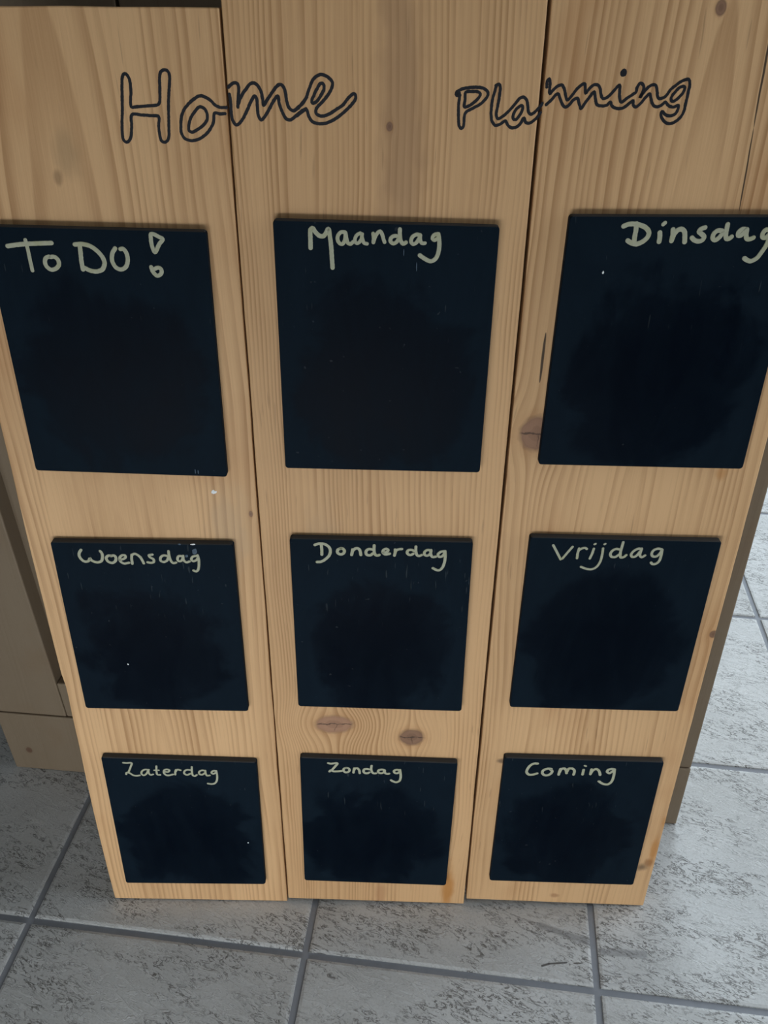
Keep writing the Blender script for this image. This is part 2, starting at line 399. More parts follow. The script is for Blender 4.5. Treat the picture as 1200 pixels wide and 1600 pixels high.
# ------------------------------------------------------------------ the planner board
planner = empty('weekly_planner_board')
U = Vector((0.9939, 0.1099, 0.0)).normalized(); V = Vector((-0.0062, 0.0563, 0.9984)).normalized(); Wd = U.cross(V) * -1.0
Wd = V.cross(U)                      # into the board, away from the viewer
planner.matrix_world = Matrix(((U.x, Wd.x, V.x, 0.0823), (U.y, Wd.y, V.y, 0.0337), (U.z, Wd.z, V.z, 0.0), (0, 0, 0, 1)))
tag(planner, 'wooden weekly planner of three pine planks with nine small chalkboards, leaning on a cabinet', 'planner board')

def plank(u0, u1, bl, br, tl, tr, th, off, mat, seed, label, ju=0.0004, wane=()):
    """a sawn plank: front face at depth off, slightly uneven long edges and ends"""
    bm = bmesh.new(); n = 60; nx = 6
    grid = {}
    for side, y in ((0, off), (1, off + th)):
        for j in range(n + 1):
            for i in range(nx + 1):
                fu, fv = i / nx, j / n
                b = bl + (br - bl) * fu; t = tl + (tr - tl) * fu
                z = b + (t - b) * fv
                x = u0 + (u1 - u0) * fu
                if i == 0 and wane:                          # the sawn edge wanders
                    for (za, da), (zb, db) in zip(wane[:-1], wane[1:]):
                        if za <= z <= zb: x += da + (db - da) * (z - za) / (zb - za)
                if i in (0, nx):
                    x += ju * mnoise.noise((seed + i, z * 14.0, 0.3)) + ju * 0.5 * mnoise.noise((seed + i, z * 60.0, 1.3))
                if j in (0, n):
                    z += (0.0007 if j else 0.0003) * mnoise.noise((seed, fu * 9.0, j * 1.0))
                grid[side, i, j] = bm.verts.new((x, y, z))
    for j in range(n):
        for i in range(nx):
            bm.faces.new((grid[0, i, j], grid[0, i + 1, j], grid[0, i + 1, j + 1], grid[0, i, j + 1]))
            bm.faces.new((grid[1, i, j + 1], grid[1, i + 1, j + 1], grid[1, i + 1, j], grid[1, i, j]))
    for j in range(n):
        for i in (0, nx):
            bm.faces.new((grid[0, i, j], grid[1, i, j], grid[1, i, j + 1], grid[0, i, j + 1]))
    for i in range(nx):
        for j in (0, n):
            bm.faces.new((grid[0, i, j], grid[1, i, j], grid[1, i + 1, j], grid[0, i + 1, j]))
    bmesh.ops.recalc_face_normals(bm, faces=bm.faces)
    sharp = [e for e in bm.edges if e.calc_face_angle(0) > 1.0]
    bmesh.ops.bevel(bm, geom=sharp, offset=0.0008, segments=2, profile=0.5, affect='EDGES')
    o = bm_obj('plank', bm, mat, planner); o['label'] = label
    return o
BZ = -0.0012
P1 = plank(0.0, 0.18860, 0.0, -0.0010, 0.8405, 0.8414, 0.020, 0.0000, M_P1, 1.0, 'left pine plank, shortest of the three, lettered Ho',
           wane=((-0.01, 0.0), (0.02, -0.0005), (0.08, -0.0014), (0.16, -0.0010), (0.19, -0.0008), (0.235, 0.0002), (0.264, 0.0003), (0.288, 0.0010), (0.305, 0.0014), (0.322, -0.0001), (0.36, -0.0006), (0.43, -0.0010), (0.53, -0.0009), (0.9, -0.0005)))
P2 = plank(0.18985, 0.38190, 0.0045, BZ, 0.872, 0.874, 0.020, 0.0000, M_P2, 2.0, 'middle pine plank with two brown knots near its foot')
P3 = plank(0.38430, 0.57830, 0.0068, -0.0008, 0.868, 0.870, 0.020, 0.0006, M_P3, 3.0, 'right pine plank with a long drying crack near its top')
box_obj('batten', (0.03, 0.55, 0.0206, 0.040, 0.12, 0.17), M_BATTEN, planner, 0.001)
box_obj('batten', (0.03, 0.574, 0.0206, 0.0585, 0.775, 0.825), M_BATTEN, planner, 0.001)

# ---- chalkboards: (name, bottom-left, bottom-right, top-right, top-left) on their front faces
QUADS = {
    'ToDo': [(0.0211, 0.5331), (0.1681, 0.5297), (0.1695, 0.7142), (0.0216, 0.7160)],
    'Maandag': [(0.2134, 0.5381), (0.3624, 0.5365), (0.3633, 0.7198), (0.2141, 0.7221)],
    'Dinsdag': [(0.4068, 0.5438), (0.5625, 0.5422), (0.5620, 0.7283), (0.4084, 0.7269)],
    'Woensdag': [(0.0179, 0.2866), (0.1670, 0.2854), (0.1676, 0.4679), (0.0196, 0.4680)],
    'Donderdag': [(0.2131, 0.2926), (0.3623, 0.2890), (0.3613, 0.4734), (0.2136, 0.4747)],
    'Vrijdag': [(0.4063, 0.2946), (0.5601, 0.2919), (0.5609, 0.4766), (0.4068, 0.4784)],
    'Zaterdag': [(0.0184, 0.0347), (0.1676, 0.0359), (0.1698, 0.2194), (0.0216, 0.2234)],
    'Zondag': [(0.2096, 0.0433), (0.3601, 0.0381), (0.3626, 0.2223), (0.2119, 0.2271)],
    'Coming': [(0.4059, 0.0466), (0.5591, 0.0425), (0.5590, 0.2270), (0.4067, 0.2300)],
}
# ---- handwriting, millimetres on the board: (closed, stroke width, points)
STROKES = {
  'Ho': [
   [1,1.59,[[126.0,804.2],[127.1,805.9],[128.6,805.8],[129.8,804.0],[130.3,801.6],[130.1,796.3],[129.2,787.7],[132.8,787.8],[138.9,788.3],[146.1,789.2],[147.1,790.6],[148.1,797.6],[149.1,805.5],[150.2,807.6],[152.3,808.4],[154.3,807.6],[155.0,805.0],[153.8,797.6],[152.5,789.6],[151.4,778.7],[150.3,770.3],[149.0,768.2],[147.1,767.5],[145.6,768.3],[144.9,771.9],[144.8,776.4],[145.4,782.4],[141.1,782.8],[135.2,783.1],[128.9,783.2],[127.8,776.7],[126.5,770.6],[124.9,768.1],[123.0,767.3],[121.5,768.6],[121.3,772.2],[122.1,778.9],[123.4,786.6],[124.4,794.6],[125.3,801.0]]],
   [0,1.61,[[188.4,788.0],[184.2,788.1],[181.6,789.1],[179.2,791.5],[175.8,793.6],[172.6,794.4],[168.5,792.4],[163.7,788.6],[160.5,784.2],[159.0,778.7],[158.7,773.2],[160.1,770.2],[163.6,768.7],[167.9,769.1],[173.1,771.7],[177.0,775.4],[179.5,779.5],[180.6,784.5],[182.1,784.8],[183.9,784.3],[187.2,784.5]]],
   [1,1.61,[[171.7,788.2],[174.6,787.1],[175.9,784.4],[175.7,781.1],[173.7,778.4],[169.8,775.6],[165.4,773.6],[163.8,774.4],[163.9,777.7],[165.7,782.1],[168.4,785.4]]],
  ],
  'me': [
   [0,1.67,[[190.5,799.3],[192.1,800.7],[194.6,801.8],[196.3,801.1],[196.8,798.5],[196.3,794.5],[195.8,791.4],[195.5,788.3]]],
   [0,1.69,[[195.9,790.1],[197.4,793.2],[199.1,795.9],[201.5,798.6],[204.1,801.3],[206.1,801.9],[208.5,800.6],[210.3,797.4],[211.1,793.4],[211.5,789.3],[213.9,792.5],[217.1,796.5],[220.3,800.1],[222.5,801.2],[224.4,799.9],[225.5,796.6],[226.0,792.2],[227.1,788.6],[229.5,786.6],[232.0,787.5],[235.6,790.9],[238.5,794.3]]],
   [0,1.68,[[190.8,795.4],[191.2,790.9],[191.1,785.5],[191.6,780.9],[193.5,778.1],[195.5,778.9],[198.3,781.9],[201.1,786.5],[204.0,791.7],[206.4,794.7],[207.5,792.9],[207.6,788.4],[208.0,783.4],[209.5,781.1],[211.8,783.0],[215.1,787.6],[217.8,791.9],[220.6,794.8],[221.3,790.8],[223.0,785.8],[225.3,782.0],[227.8,781.4],[231.4,783.7],[235.0,786.4],[237.8,787.8]]],
   [0,1.68,[[230.5,786.7],[233.1,788.7],[235.8,790.7],[237.9,793.5],[239.4,797.1],[240.8,800.4],[242.7,804.0],[244.9,805.9],[247.7,806.9],[250.7,806.1],[253.2,804.4],[254.6,802.5],[254.3,800.2],[253.0,797.6],[250.8,794.7],[247.8,791.5],[245.2,789.2],[243.9,787.0],[244.1,785.2],[245.8,784.0],[248.3,783.8],[252.4,785.1],[256.8,787.7],[260.8,790.2],[263.4,793.2],[265.6,795.3],[267.6,796.6],[268.7,795.7],[268.5,793.5],[266.3,790.6],[262.3,786.9],[258.2,783.7],[254.1,781.3],[249.3,779.6],[244.9,779.5],[241.6,780.5],[239.5,783.3],[238.0,787.4],[235.6,786.3],[232.6,784.2],[230.3,782.9]]],
   [1,1.67,[[242.0,791.0],[241.6,792.3],[243.2,795.9],[245.1,799.2],[247.0,801.9],[248.4,802.1],[249.3,800.8],[249.1,798.5],[247.2,795.3],[244.9,792.3],[243.0,791.1]]],
  ],
  'Pla': [
   [1,2.36,[[331.0,797.6],[331.9,798.0],[332.1,796.9],[331.2,796.7]]],
   [0,1.57,[[330.9,798.2],[333.3,799.6],[338.1,800.6],[343.5,800.9],[347.5,800.3],[349.8,798.7],[350.2,796.7],[348.9,794.4],[345.6,791.5],[341.3,789.2],[337.2,786.9],[336.4,784.8],[336.4,781.7],[336.2,778.9],[335.0,777.5],[333.7,778.6],[332.9,782.5],[332.6,788.0],[332.5,792.5],[333.0,796.5]]],
   [1,1.57,[[336.6,798.1],[340.2,798.6],[343.7,798.5],[345.5,797.3],[344.6,795.1],[341.6,792.3],[338.3,790.3],[336.1,790.0],[336.3,793.8]]],
   [0,1.57,[[354.7,802.0],[356.6,802.9],[357.4,801.6],[357.5,798.1],[357.1,793.6],[356.5,789.1],[356.2,785.5],[357.4,783.5],[360.0,784.7],[363.8,787.9],[367.4,792.0],[370.0,795.1],[372.2,795.8],[374.3,794.3],[375.4,790.7],[376.3,787.1],[377.8,786.2],[380.6,788.1],[382.9,790.6],[384.1,792.4]]],
   [0,1.57,[[355.0,801.6],[354.2,798.5],[353.3,794.5],[352.9,790.4],[353.0,785.9],[353.7,782.3],[355.9,779.8],[358.9,780.3],[362.2,782.4],[363.7,780.1],[366.1,778.5],[368.6,778.6],[371.4,780.4],[373.6,784.1],[375.0,781.6],[376.8,781.1],[379.7,782.6],[382.4,785.4],[383.5,787.2]]],
   [1,1.58,[[371.7,791.1],[372.3,789.3],[370.9,785.9],[368.7,783.2],[366.9,783.6],[366.9,786.1],[368.6,789.3]]],
  ],
  'nning': [
   [0,1.57,[[386.0,801.5],[386.0,804.6],[387.1,806.1],[387.8,804.1],[387.9,800.6],[388.3,797.8],[390.2,800.0],[392.9,802.2],[395.3,802.6],[396.8,800.7],[397.9,797.6],[399.5,794.5],[401.9,796.8],[404.8,800.8],[408.9,803.7],[409.6,801.7],[410.3,798.4],[412.2,800.9],[414.8,803.0],[417.3,802.9],[418.8,801.0],[419.7,797.9],[421.3,795.5],[424.1,796.4],[427.1,799.5],[430.5,803.1],[431.0,799.8],[431.6,795.8],[432.9,793.6],[436.0,795.8],[439.4,797.9]]],
   [0,1.58,[[386.7,791.7],[389.4,794.2],[393.2,797.8],[394.9,795.4],[396.5,792.3],[398.5,790.5],[400.6,791.4],[403.2,794.4],[405.5,795.5],[407.1,792.4],[408.5,789.7],[410.3,792.4],[412.8,796.0],[415.4,799.2],[416.5,796.1],[418.1,792.1],[420.9,791.4],[424.3,791.9],[426.2,793.7],[427.3,791.7],[430.0,790.2],[433.9,790.2],[436.6,791.8],[438.4,793.4]]],
   [1,1.45,[[430.8,810.3],[431.9,811.4],[433.0,810.3],[432.8,808.8],[431.2,808.5],[430.7,809.4]]],
   [1,1.45,[[431.6,810.3],[432.4,809.8],[432.0,809.4]]],
   [0,1.57,[[439.1,797.9],[441.1,799.4],[441.4,802.1],[443.0,804.3],[445.1,803.0],[445.4,800.4],[444.4,797.3],[443.9,796.1],[445.6,798.8],[447.8,801.7],[450.5,803.4],[452.5,803.2],[454.0,800.0],[455.0,796.5],[456.7,795.8],[459.9,797.4],[461.8,800.6],[464.7,803.2],[468.6,805.9],[472.1,806.6],[473.2,804.2],[473.2,799.8],[472.8,794.0],[472.4,788.6],[470.6,785.0],[467.1,782.4],[463.7,781.9],[460.3,784.0],[458.5,787.1],[459.0,788.7],[461.3,786.9],[464.9,786.3],[467.6,787.7],[468.6,790.4],[468.5,792.2],[465.4,791.2],[462.3,792.1],[460.0,793.9],[457.9,792.1],[454.5,791.3],[452.3,792.9],[450.8,796.0],[449.6,798.4],[447.3,796.2],[444.9,793.0],[442.2,791.0],[440.5,792.3],[440.2,794.5],[437.5,792.7],[435.8,791.1]]],
   [1,1.58,[[464.1,794.4],[463.3,796.4],[464.9,799.3],[467.8,802.4],[470.4,802.6],[470.2,799.8],[468.3,797.1],[466.2,795.1]]],
  ],
  'ToDo': [
   [0,3.1,[[36.1,703.0],[42.0,703.9],[49.1,704.6],[57.2,705.0],[65.8,705.4]]],
   [0,2.56,[[48.8,707.2],[49.2,701.0],[49.3,693.0],[49.5,686.9]]],
   [0,2.91,[[62.5,696.4],[60.4,695.6],[59.1,693.1],[59.6,689.9],[62.2,687.7],[65.5,688.4],[68.2,691.1],[68.0,694.6],[65.7,696.4],[63.5,696.1]]],
   [0,3.08,[[81.3,704.6],[85.5,705.0],[91.1,703.8],[95.6,700.4],[98.5,696.3],[99.2,692.5],[97.3,688.6],[93.5,686.9],[88.4,687.5],[85.4,689.1]]],
   [0,3.08,[[84.5,704.6],[84.2,699.3],[83.8,692.9],[83.9,688.1]]],
   [0,2.95,[[107.8,702.4],[105.4,698.9],[104.6,693.8],[106.5,689.7],[109.6,688.4],[113.1,690.1],[115.1,694.6],[114.8,699.7],[112.9,702.2],[111.3,702.0]]],
   [1,2.8,[[133.0,712.1],[134.4,712.1],[137.9,710.3],[140.3,708.9],[137.7,705.6],[134.1,700.2],[132.7,704.3],[132.5,708.7]]],
   [0,2.85,[[130.3,690.3],[131.1,687.1],[133.7,684.5],[136.5,685.9],[136.9,688.8],[135.1,690.0],[132.4,689.0]]],
  ],
  'Maandag': [
   [0,3.07,[[238.3,704.3],[238.4,709.6],[238.4,713.7],[238.6,716.1]]],
   [0,3.04,[[238.6,716.1],[239.9,717.2],[241.9,714.5],[244.4,712.3],[246.9,712.1],[248.9,714.2],[250.4,716.9],[251.3,712.2],[252.0,705.6],[252.3,699.3],[252.7,691.4]]],
   [0,2.62,[[261.3,714.8],[258.8,714.8],[256.8,712.7],[256.4,709.8],[257.8,707.5],[259.5,707.1],[261.2,709.8],[261.7,713.6]]],
   [0,2.62,[[261.7,714.4],[262.3,710.7],[263.3,707.8],[265.0,707.2],[266.7,708.7]]],
   [0,2.45,[[271.4,714.3],[269.3,713.2],[267.8,710.3],[268.4,708.1],[270.1,707.9],[272.1,710.4],[272.7,713.7]]],
   [0,2.45,[[272.3,713.7],[272.9,710.4],[274.0,707.9],[275.9,707.5]]],
   [0,2.53,[[279.9,714.2],[280.3,711.3],[280.1,708.4]]],
   [0,2.55,[[280.1,708.4],[281.2,711.7],[283.0,714.8],[284.5,715.7],[285.8,713.8],[286.7,711.0],[287.5,708.7]]],
   [0,2.7,[[296.8,712.3],[294.2,712.9],[291.7,711.4],[291.5,709.2],[293.3,707.9],[295.4,708.8],[296.8,711.1]]],
   [0,2.78,[[297.5,717.1],[297.6,713.2],[298.3,709.5],[299.8,707.8],[301.7,708.7]]],
   [0,2.7,[[311.1,713.3],[308.6,713.9],[305.7,712.0],[305.1,709.1],[306.6,707.7],[308.7,708.8],[310.5,711.7]]],
   [0,2.53,[[310.9,713.7],[311.2,710.4],[312.1,708.4],[314.3,708.4]]],
   [0,2.7,[[322.5,714.5],[320.0,713.6],[319.2,711.4],[320.5,710.4],[322.2,711.4]]],
   [0,2.95,[[322.9,714.3],[323.6,710.6],[323.9,706.4],[323.2,701.4],[321.5,698.0],[318.5,696.5],[315.0,697.9],[311.1,700.4]]],
  ],
  'Dinsdag': [
   [0,3.26,[[444.2,720.7],[446.9,721.9],[451.1,722.2],[455.4,721.4],[459.0,719.8],[461.3,717.2],[461.2,714.3],[459.1,711.6],[456.4,710.0],[453.6,709.3],[450.4,710.3],[448.3,711.5]]],
   [0,3.26,[[452.3,722.4],[452.7,718.3],[452.5,714.2],[452.7,710.9]]],
   [0,3.27,[[468.6,716.9],[469.1,714.0],[469.1,711.1]]],
   [0,2.75,[[469.9,722.2],[470.9,723.2]]],
   [0,3.26,[[476.9,719.0],[477.4,715.4],[477.2,711.7]]],
   [0,3.28,[[477.4,712.9],[478.3,716.2],[480.2,718.7],[482.6,719.3],[484.5,717.9],[485.5,714.6],[486.0,711.1]]],
   [0,3.18,[[497.6,720.5],[495.1,719.5],[494.1,718.0],[496.1,716.4],[498.1,714.8],[497.7,712.7],[495.4,711.7],[492.3,712.3],[490.3,713.9]]],
   [0,3.18,[[509.1,718.6],[506.2,718.6],[504.1,716.5],[504.1,713.6],[505.8,712.6],[508.0,714.1],[509.9,717.0]]],
   [0,3.17,[[512.0,722.7],[512.0,719.1],[512.3,715.4],[513.2,713.5],[514.8,713.6],[516.2,714.8]]],
   [0,3.18,[[525.2,719.6],[522.3,719.8],[520.2,717.9],[520.5,715.7],[522.3,715.9],[523.9,718.0],[524.8,719.6]]],
   [0,3.18,[[525.3,719.2],[525.5,716.0],[526.6,713.7],[528.8,713.5],[530.7,714.4]]],
   [0,3.18,[[539.9,719.6],[537.5,719.4],[536.2,716.9],[536.7,714.9],[538.6,714.5],[540.7,716.6]]],
   [0,3.17,[[541.1,719.8],[541.2,716.1],[540.5,710.4],[538.6,705.8],[535.9,701.1],[532.5,699.2],[529.8,699.8],[527.8,701.0]]],
  ],
  'Woensdag': [
   [0,2.49,[[43.5,460.8],[41.6,457.9],[41.1,454.8],[42.4,451.3],[44.9,449.4],[47.7,450.0],[49.6,452.9],[49.8,451.5],[52.2,449.5],[55.4,448.9],[58.3,450.1],[59.8,453.6],[60.0,457.7],[58.9,459.9]]],
   [0,2.5,[[67.0,455.5],[64.6,455.4],[62.8,453.1],[63.8,449.9],[66.9,448.5],[69.8,450.3],[70.8,453.8],[69.7,455.8],[67.0,455.2]]],
   [0,2.31,[[73.6,451.6],[76.6,452.5],[78.8,454.2],[78.6,456.0],[76.5,456.2],[74.0,453.9],[73.9,450.4],[76.5,448.1],[80.9,448.9]]],
   [0,2.32,[[83.4,447.9],[83.6,452.9],[84.2,456.9]]],
   [0,2.3,[[84.1,456.3],[86.5,457.8],[89.2,456.4],[91.3,454.1]]],
   [0,2.3,[[89.0,456.7],[91.0,454.1],[92.1,451.3],[92.9,448.4]]],
   [0,2.3,[[101.0,457.2],[98.1,456.5],[98.8,454.6],[101.4,452.6],[101.3,450.0],[99.0,449.1],[96.2,449.6]]],
   [0,2.3,[[112.8,456.2],[110.0,456.5],[107.4,454.4],[107.2,451.2],[109.5,450.1],[112.3,451.6],[113.8,454.5]]],
   [0,2.29,[[114.6,460.8],[114.6,456.8],[115.4,451.6],[117.3,449.1],[119.5,449.7]]],
   [0,2.3,[[125.3,456.1],[122.4,456.1],[121.1,453.5],[121.8,451.2],[124.0,451.5],[125.8,454.7]]],
   [0,2.3,[[126.0,456.4],[126.0,452.4],[128.0,450.1],[130.7,451.0]]],
   [0,2.3,[[136.8,456.6],[133.8,455.7],[132.4,453.1],[133.6,451.4],[136.3,452.3],[138.1,454.9]]],
   [0,2.3,[[137.8,457.2],[138.4,453.2],[138.0,447.4],[136.8,442.7],[135.2,441.2],[133.1,442.0]]],
  ],
  'Donderdag': [
   [0,2.58,[[233.8,468.7],[236.9,469.9],[241.6,469.6],[245.1,466.9],[246.2,463.2],[245.2,458.9],[242.2,455.1],[238.5,452.5],[235.1,452.1]]],
   [0,2.58,[[239.0,469.3],[239.3,463.7],[239.2,459.4]]],
   [0,2.59,[[254.9,465.8],[252.3,464.3],[252.0,461.5],[254.3,459.9],[256.9,460.9],[257.6,463.7],[256.0,465.6],[254.4,465.5]]],
   [0,2.59,[[264.2,464.8],[263.9,461.7],[263.4,459.5]]],
   [0,2.6,[[263.4,459.8],[264.7,464.1],[267.9,466.1],[269.9,464.5],[270.7,461.1],[270.9,459.6]]],
   [0,2.59,[[280.8,465.0],[277.2,465.3],[275.1,463.1],[275.6,460.0],[278.5,459.4],[280.8,461.3]]],
   [0,2.58,[[281.7,469.0],[281.6,464.4],[282.4,460.4],[284.2,459.2],[285.8,459.8]]],
   [0,2.08,[[283.9,459.2],[286.0,459.8]]],
   [0,2.49,[[289.1,462.4],[291.7,462.7],[293.1,464.6],[291.7,465.8],[289.3,464.8],[288.7,462.4],[290.7,460.5],[294.3,461.2]]],
   [0,2.48,[[298.7,465.3],[298.7,462.2],[298.2,459.4]]],
   [0,2.49,[[298.5,461.0],[299.5,464.4],[302.0,465.7],[304.1,465.9]]],
   [0,2.49,[[314.5,464.0],[311.9,465.2],[309.0,464.5],[308.6,461.7],[311.0,460.2],[313.5,461.5]]],
   [0,2.48,[[315.4,468.4],[315.5,463.7],[316.7,460.0],[318.3,459.4],[320.3,460.4]]],
   [0,2.48,[[327.9,464.2],[325.3,465.4],[322.8,463.8],[322.6,460.7],[324.7,459.8],[327.0,461.4],[327.9,464.5]]],
   [0,2.48,[[327.7,465.2],[327.8,460.8],[329.2,458.6],[331.8,459.0]]],
   [0,2.48,[[338.8,464.4],[335.7,463.7],[333.5,461.2],[334.4,459.0],[337.0,459.4],[338.7,462.2]]],
   [0,2.48,[[339.1,464.4],[339.5,458.5],[338.9,452.2],[337.0,447.1],[334.5,445.5],[331.8,446.4],[329.9,447.6]]],
  ],
  'Vrijdag': [
   [0,2.14,[[426.0,471.1],[429.3,465.2],[433.5,457.5]]],
   [0,2.16,[[434.9,458.3],[438.1,463.8],[441.7,469.8]]],
   [0,2.15,[[447.2,468.3],[446.7,464.0],[446.7,458.8]]],
   [0,2.16,[[446.5,462.4],[447.3,466.5],[449.6,468.4],[452.1,468.9],[453.5,467.9]]],
   [0,2.15,[[459.1,468.3],[458.4,463.6],[457.1,458.7]]],
   [0,1.97,[[459.1,472.5],[459.8,473.0]]],
   [0,1.97,[[467.1,472.6],[467.7,473.1]]],
   [0,2.14,[[466.5,468.7],[466.6,462.2],[466.0,455.9],[463.7,450.6],[460.1,448.2],[456.1,448.4],[451.0,450.4]]],
   [0,2.36,[[479.8,468.0],[476.9,468.3],[474.1,466.3],[473.2,462.8],[474.7,460.6],[477.6,460.6],[480.1,462.9]]],
   [0,2.35,[[481.8,474.8],[481.4,469.8],[481.1,464.1],[482.2,460.1],[484.5,460.7],[486.1,462.5]]],
   [0,2.36,[[497.7,468.3],[495.3,468.9],[491.8,466.8],[490.0,463.1],[491.3,460.8],[494.1,461.7],[496.7,466.0]]],
   [0,2.36,[[497.6,468.9],[497.2,465.5],[497.3,462.1],[499.0,460.7],[501.3,462.4]]],
   [0,2.36,[[513.7,468.6],[510.3,469.1],[507.3,467.3],[506.5,463.9],[507.8,461.7],[510.7,461.7],[513.0,464.6],[514.3,468.0]]],
   [0,2.36,[[514.3,468.0],[514.4,462.3],[513.5,456.6],[511.0,454.3],[508.6,454.2],[507.4,455.6]]],
  ],
  'Zaterdag': [
   [0,2.03,[[42.0,216.7],[45.4,216.4],[50.0,216.5],[48.4,211.2],[45.6,204.6]]],
   [0,2.05,[[42.7,200.9],[43.3,203.2],[45.8,203.0],[49.5,199.7],[52.7,199.1],[55.6,199.8]]],
   [0,2.04,[[65.5,207.6],[61.8,207.9],[58.4,205.2],[57.7,201.5],[59.8,199.9],[63.0,203.0],[64.9,207.0]]],
   [0,2.04,[[64.9,207.0],[65.0,202.4],[66.4,200.7],[68.8,201.4]]],
   [0,2.04,[[73.4,212.7],[72.7,206.5],[73.0,201.2],[75.7,200.9]]],
   [0,1.67,[[70.5,207.1],[75.1,207.2]]],
   [0,2.05,[[80.5,205.3],[83.7,205.0],[85.3,207.4],[83.4,208.6],[80.2,207.3],[79.7,203.0],[82.6,200.1],[87.9,201.8]]],
   [0,1.87,[[81.6,200.4],[85.3,200.8],[88.7,201.8]]],
   [0,2.14,[[90.3,201.5],[90.8,205.5],[91.8,208.2]]],
   [0,2.14,[[91.0,205.5],[93.2,208.5],[96.1,207.6]]],
   [0,2.13,[[105.6,208.1],[102.4,208.4],[99.7,206.3],[99.3,203.0],[101.7,201.4],[105.1,203.1]]],
   [0,2.13,[[107.4,212.4],[106.9,206.5],[107.2,201.2],[109.0,199.9],[111.2,201.6]]],
   [0,2.13,[[119.9,207.4],[117.0,208.0],[114.0,206.0],[113.9,202.7],[116.6,202.1],[119.7,204.8]]],
   [0,2.13,[[120.0,207.7],[120.0,203.4],[121.1,200.8],[123.7,201.2]]],
   [0,2.13,[[130.6,207.3],[127.8,207.6],[125.7,204.9],[127.2,203.3],[129.4,204.9]]],
   [0,2.13,[[130.4,207.6],[130.8,201.7],[129.9,194.3],[127.6,190.3],[124.2,189.2],[120.8,189.8]]],
  ],
  'Zondag': [
   [0,2.5,[[238.8,220.1],[241.1,219.4],[247.5,220.0],[245.0,215.2],[242.4,211.1]]],
   [0,2.52,[[239.8,208.7],[240.9,210.3],[243.8,209.0],[247.4,209.1],[251.3,209.7]]],
   [0,2.51,[[256.0,213.9],[253.9,212.8],[253.3,210.3],[254.9,208.0],[257.0,208.0],[258.9,209.9],[258.9,212.4],[257.1,213.9],[255.7,213.8]]],
   [0,2.51,[[263.7,213.5],[263.2,210.4],[262.9,207.6]]],
   [0,2.52,[[263.2,210.4],[264.6,213.3],[266.4,213.8],[268.2,211.6],[268.9,207.0]]],
   [0,2.51,[[276.8,212.8],[273.6,212.7],[272.5,210.1],[273.6,207.6],[276.8,207.1]]],
   [0,2.51,[[278.2,212.5],[275.0,213.0],[272.6,211.1],[273.0,208.1],[275.3,206.9],[278.2,208.2]]],
   [0,2.5,[[280.3,217.4],[280.0,212.3],[281.1,208.2],[282.9,207.0],[284.7,207.3]]],
   [0,2.51,[[292.9,211.5],[290.4,212.5],[287.2,211.4],[286.8,208.9],[289.0,207.4],[291.9,208.5],[293.1,211.0]]],
   [0,2.51,[[292.9,211.5],[293.3,208.0],[295.5,206.5],[297.3,207.0]]],
   [0,2.51,[[307.3,211.8],[304.4,212.5],[301.9,210.7],[302.7,208.2],[305.2,207.7],[307.3,209.8]]],
   [0,2.51,[[307.6,212.3],[308.3,207.2],[308.4,201.1],[307.2,196.9],[304.3,195.3],[301.4,196.3],[299.2,198.0]]],
  ],
  'Coming': [
   [0,2.84,[[438.9,222.7],[435.6,222.7],[432.2,220.0],[429.9,214.8],[429.6,210.7],[431.8,207.8],[435.5,207.6],[439.8,209.4]]],
   [0,2.86,[[452.7,215.8],[449.4,216.0],[445.5,213.9],[444.6,210.4],[446.6,207.5],[449.9,207.0],[453.0,209.4],[453.8,212.9],[451.9,215.2]]],
   [0,2.85,[[461.6,216.0],[461.0,212.5],[460.7,208.1]]],
   [0,2.86,[[461.0,210.7],[462.5,215.7],[465.2,216.6],[467.2,213.8],[468.0,210.3]]],
   [0,2.86,[[468.2,212.6],[469.7,216.7],[472.6,216.8]]],
   [0,2.77,[[469.9,216.7],[472.4,216.8],[474.9,214.5],[475.3,211.6],[475.0,208.4]]],
   [0,2.77,[[483.8,215.2],[483.6,208.8]]],
   [0,2.11,[[484.1,220.9],[485.4,220.2]]],
   [0,2.77,[[491.3,216.0],[491.1,212.5],[491.1,209.3]]],
   [0,2.78,[[491.2,210.1],[493.0,214.8],[495.7,216.6],[498.4,214.4],[499.9,210.9],[500.5,208.6]]],
   [0,2.77,[[513.3,216.4],[509.9,216.9],[506.9,215.1],[506.8,212.8],[509.1,211.1],[511.6,213.5],[513.3,215.8]]],
   [0,2.77,[[513.3,216.4],[513.7,210.6],[513.6,203.0],[512.2,198.2],[509.7,195.8],[505.1,196.3],[500.5,199.7]]],
  ],
}

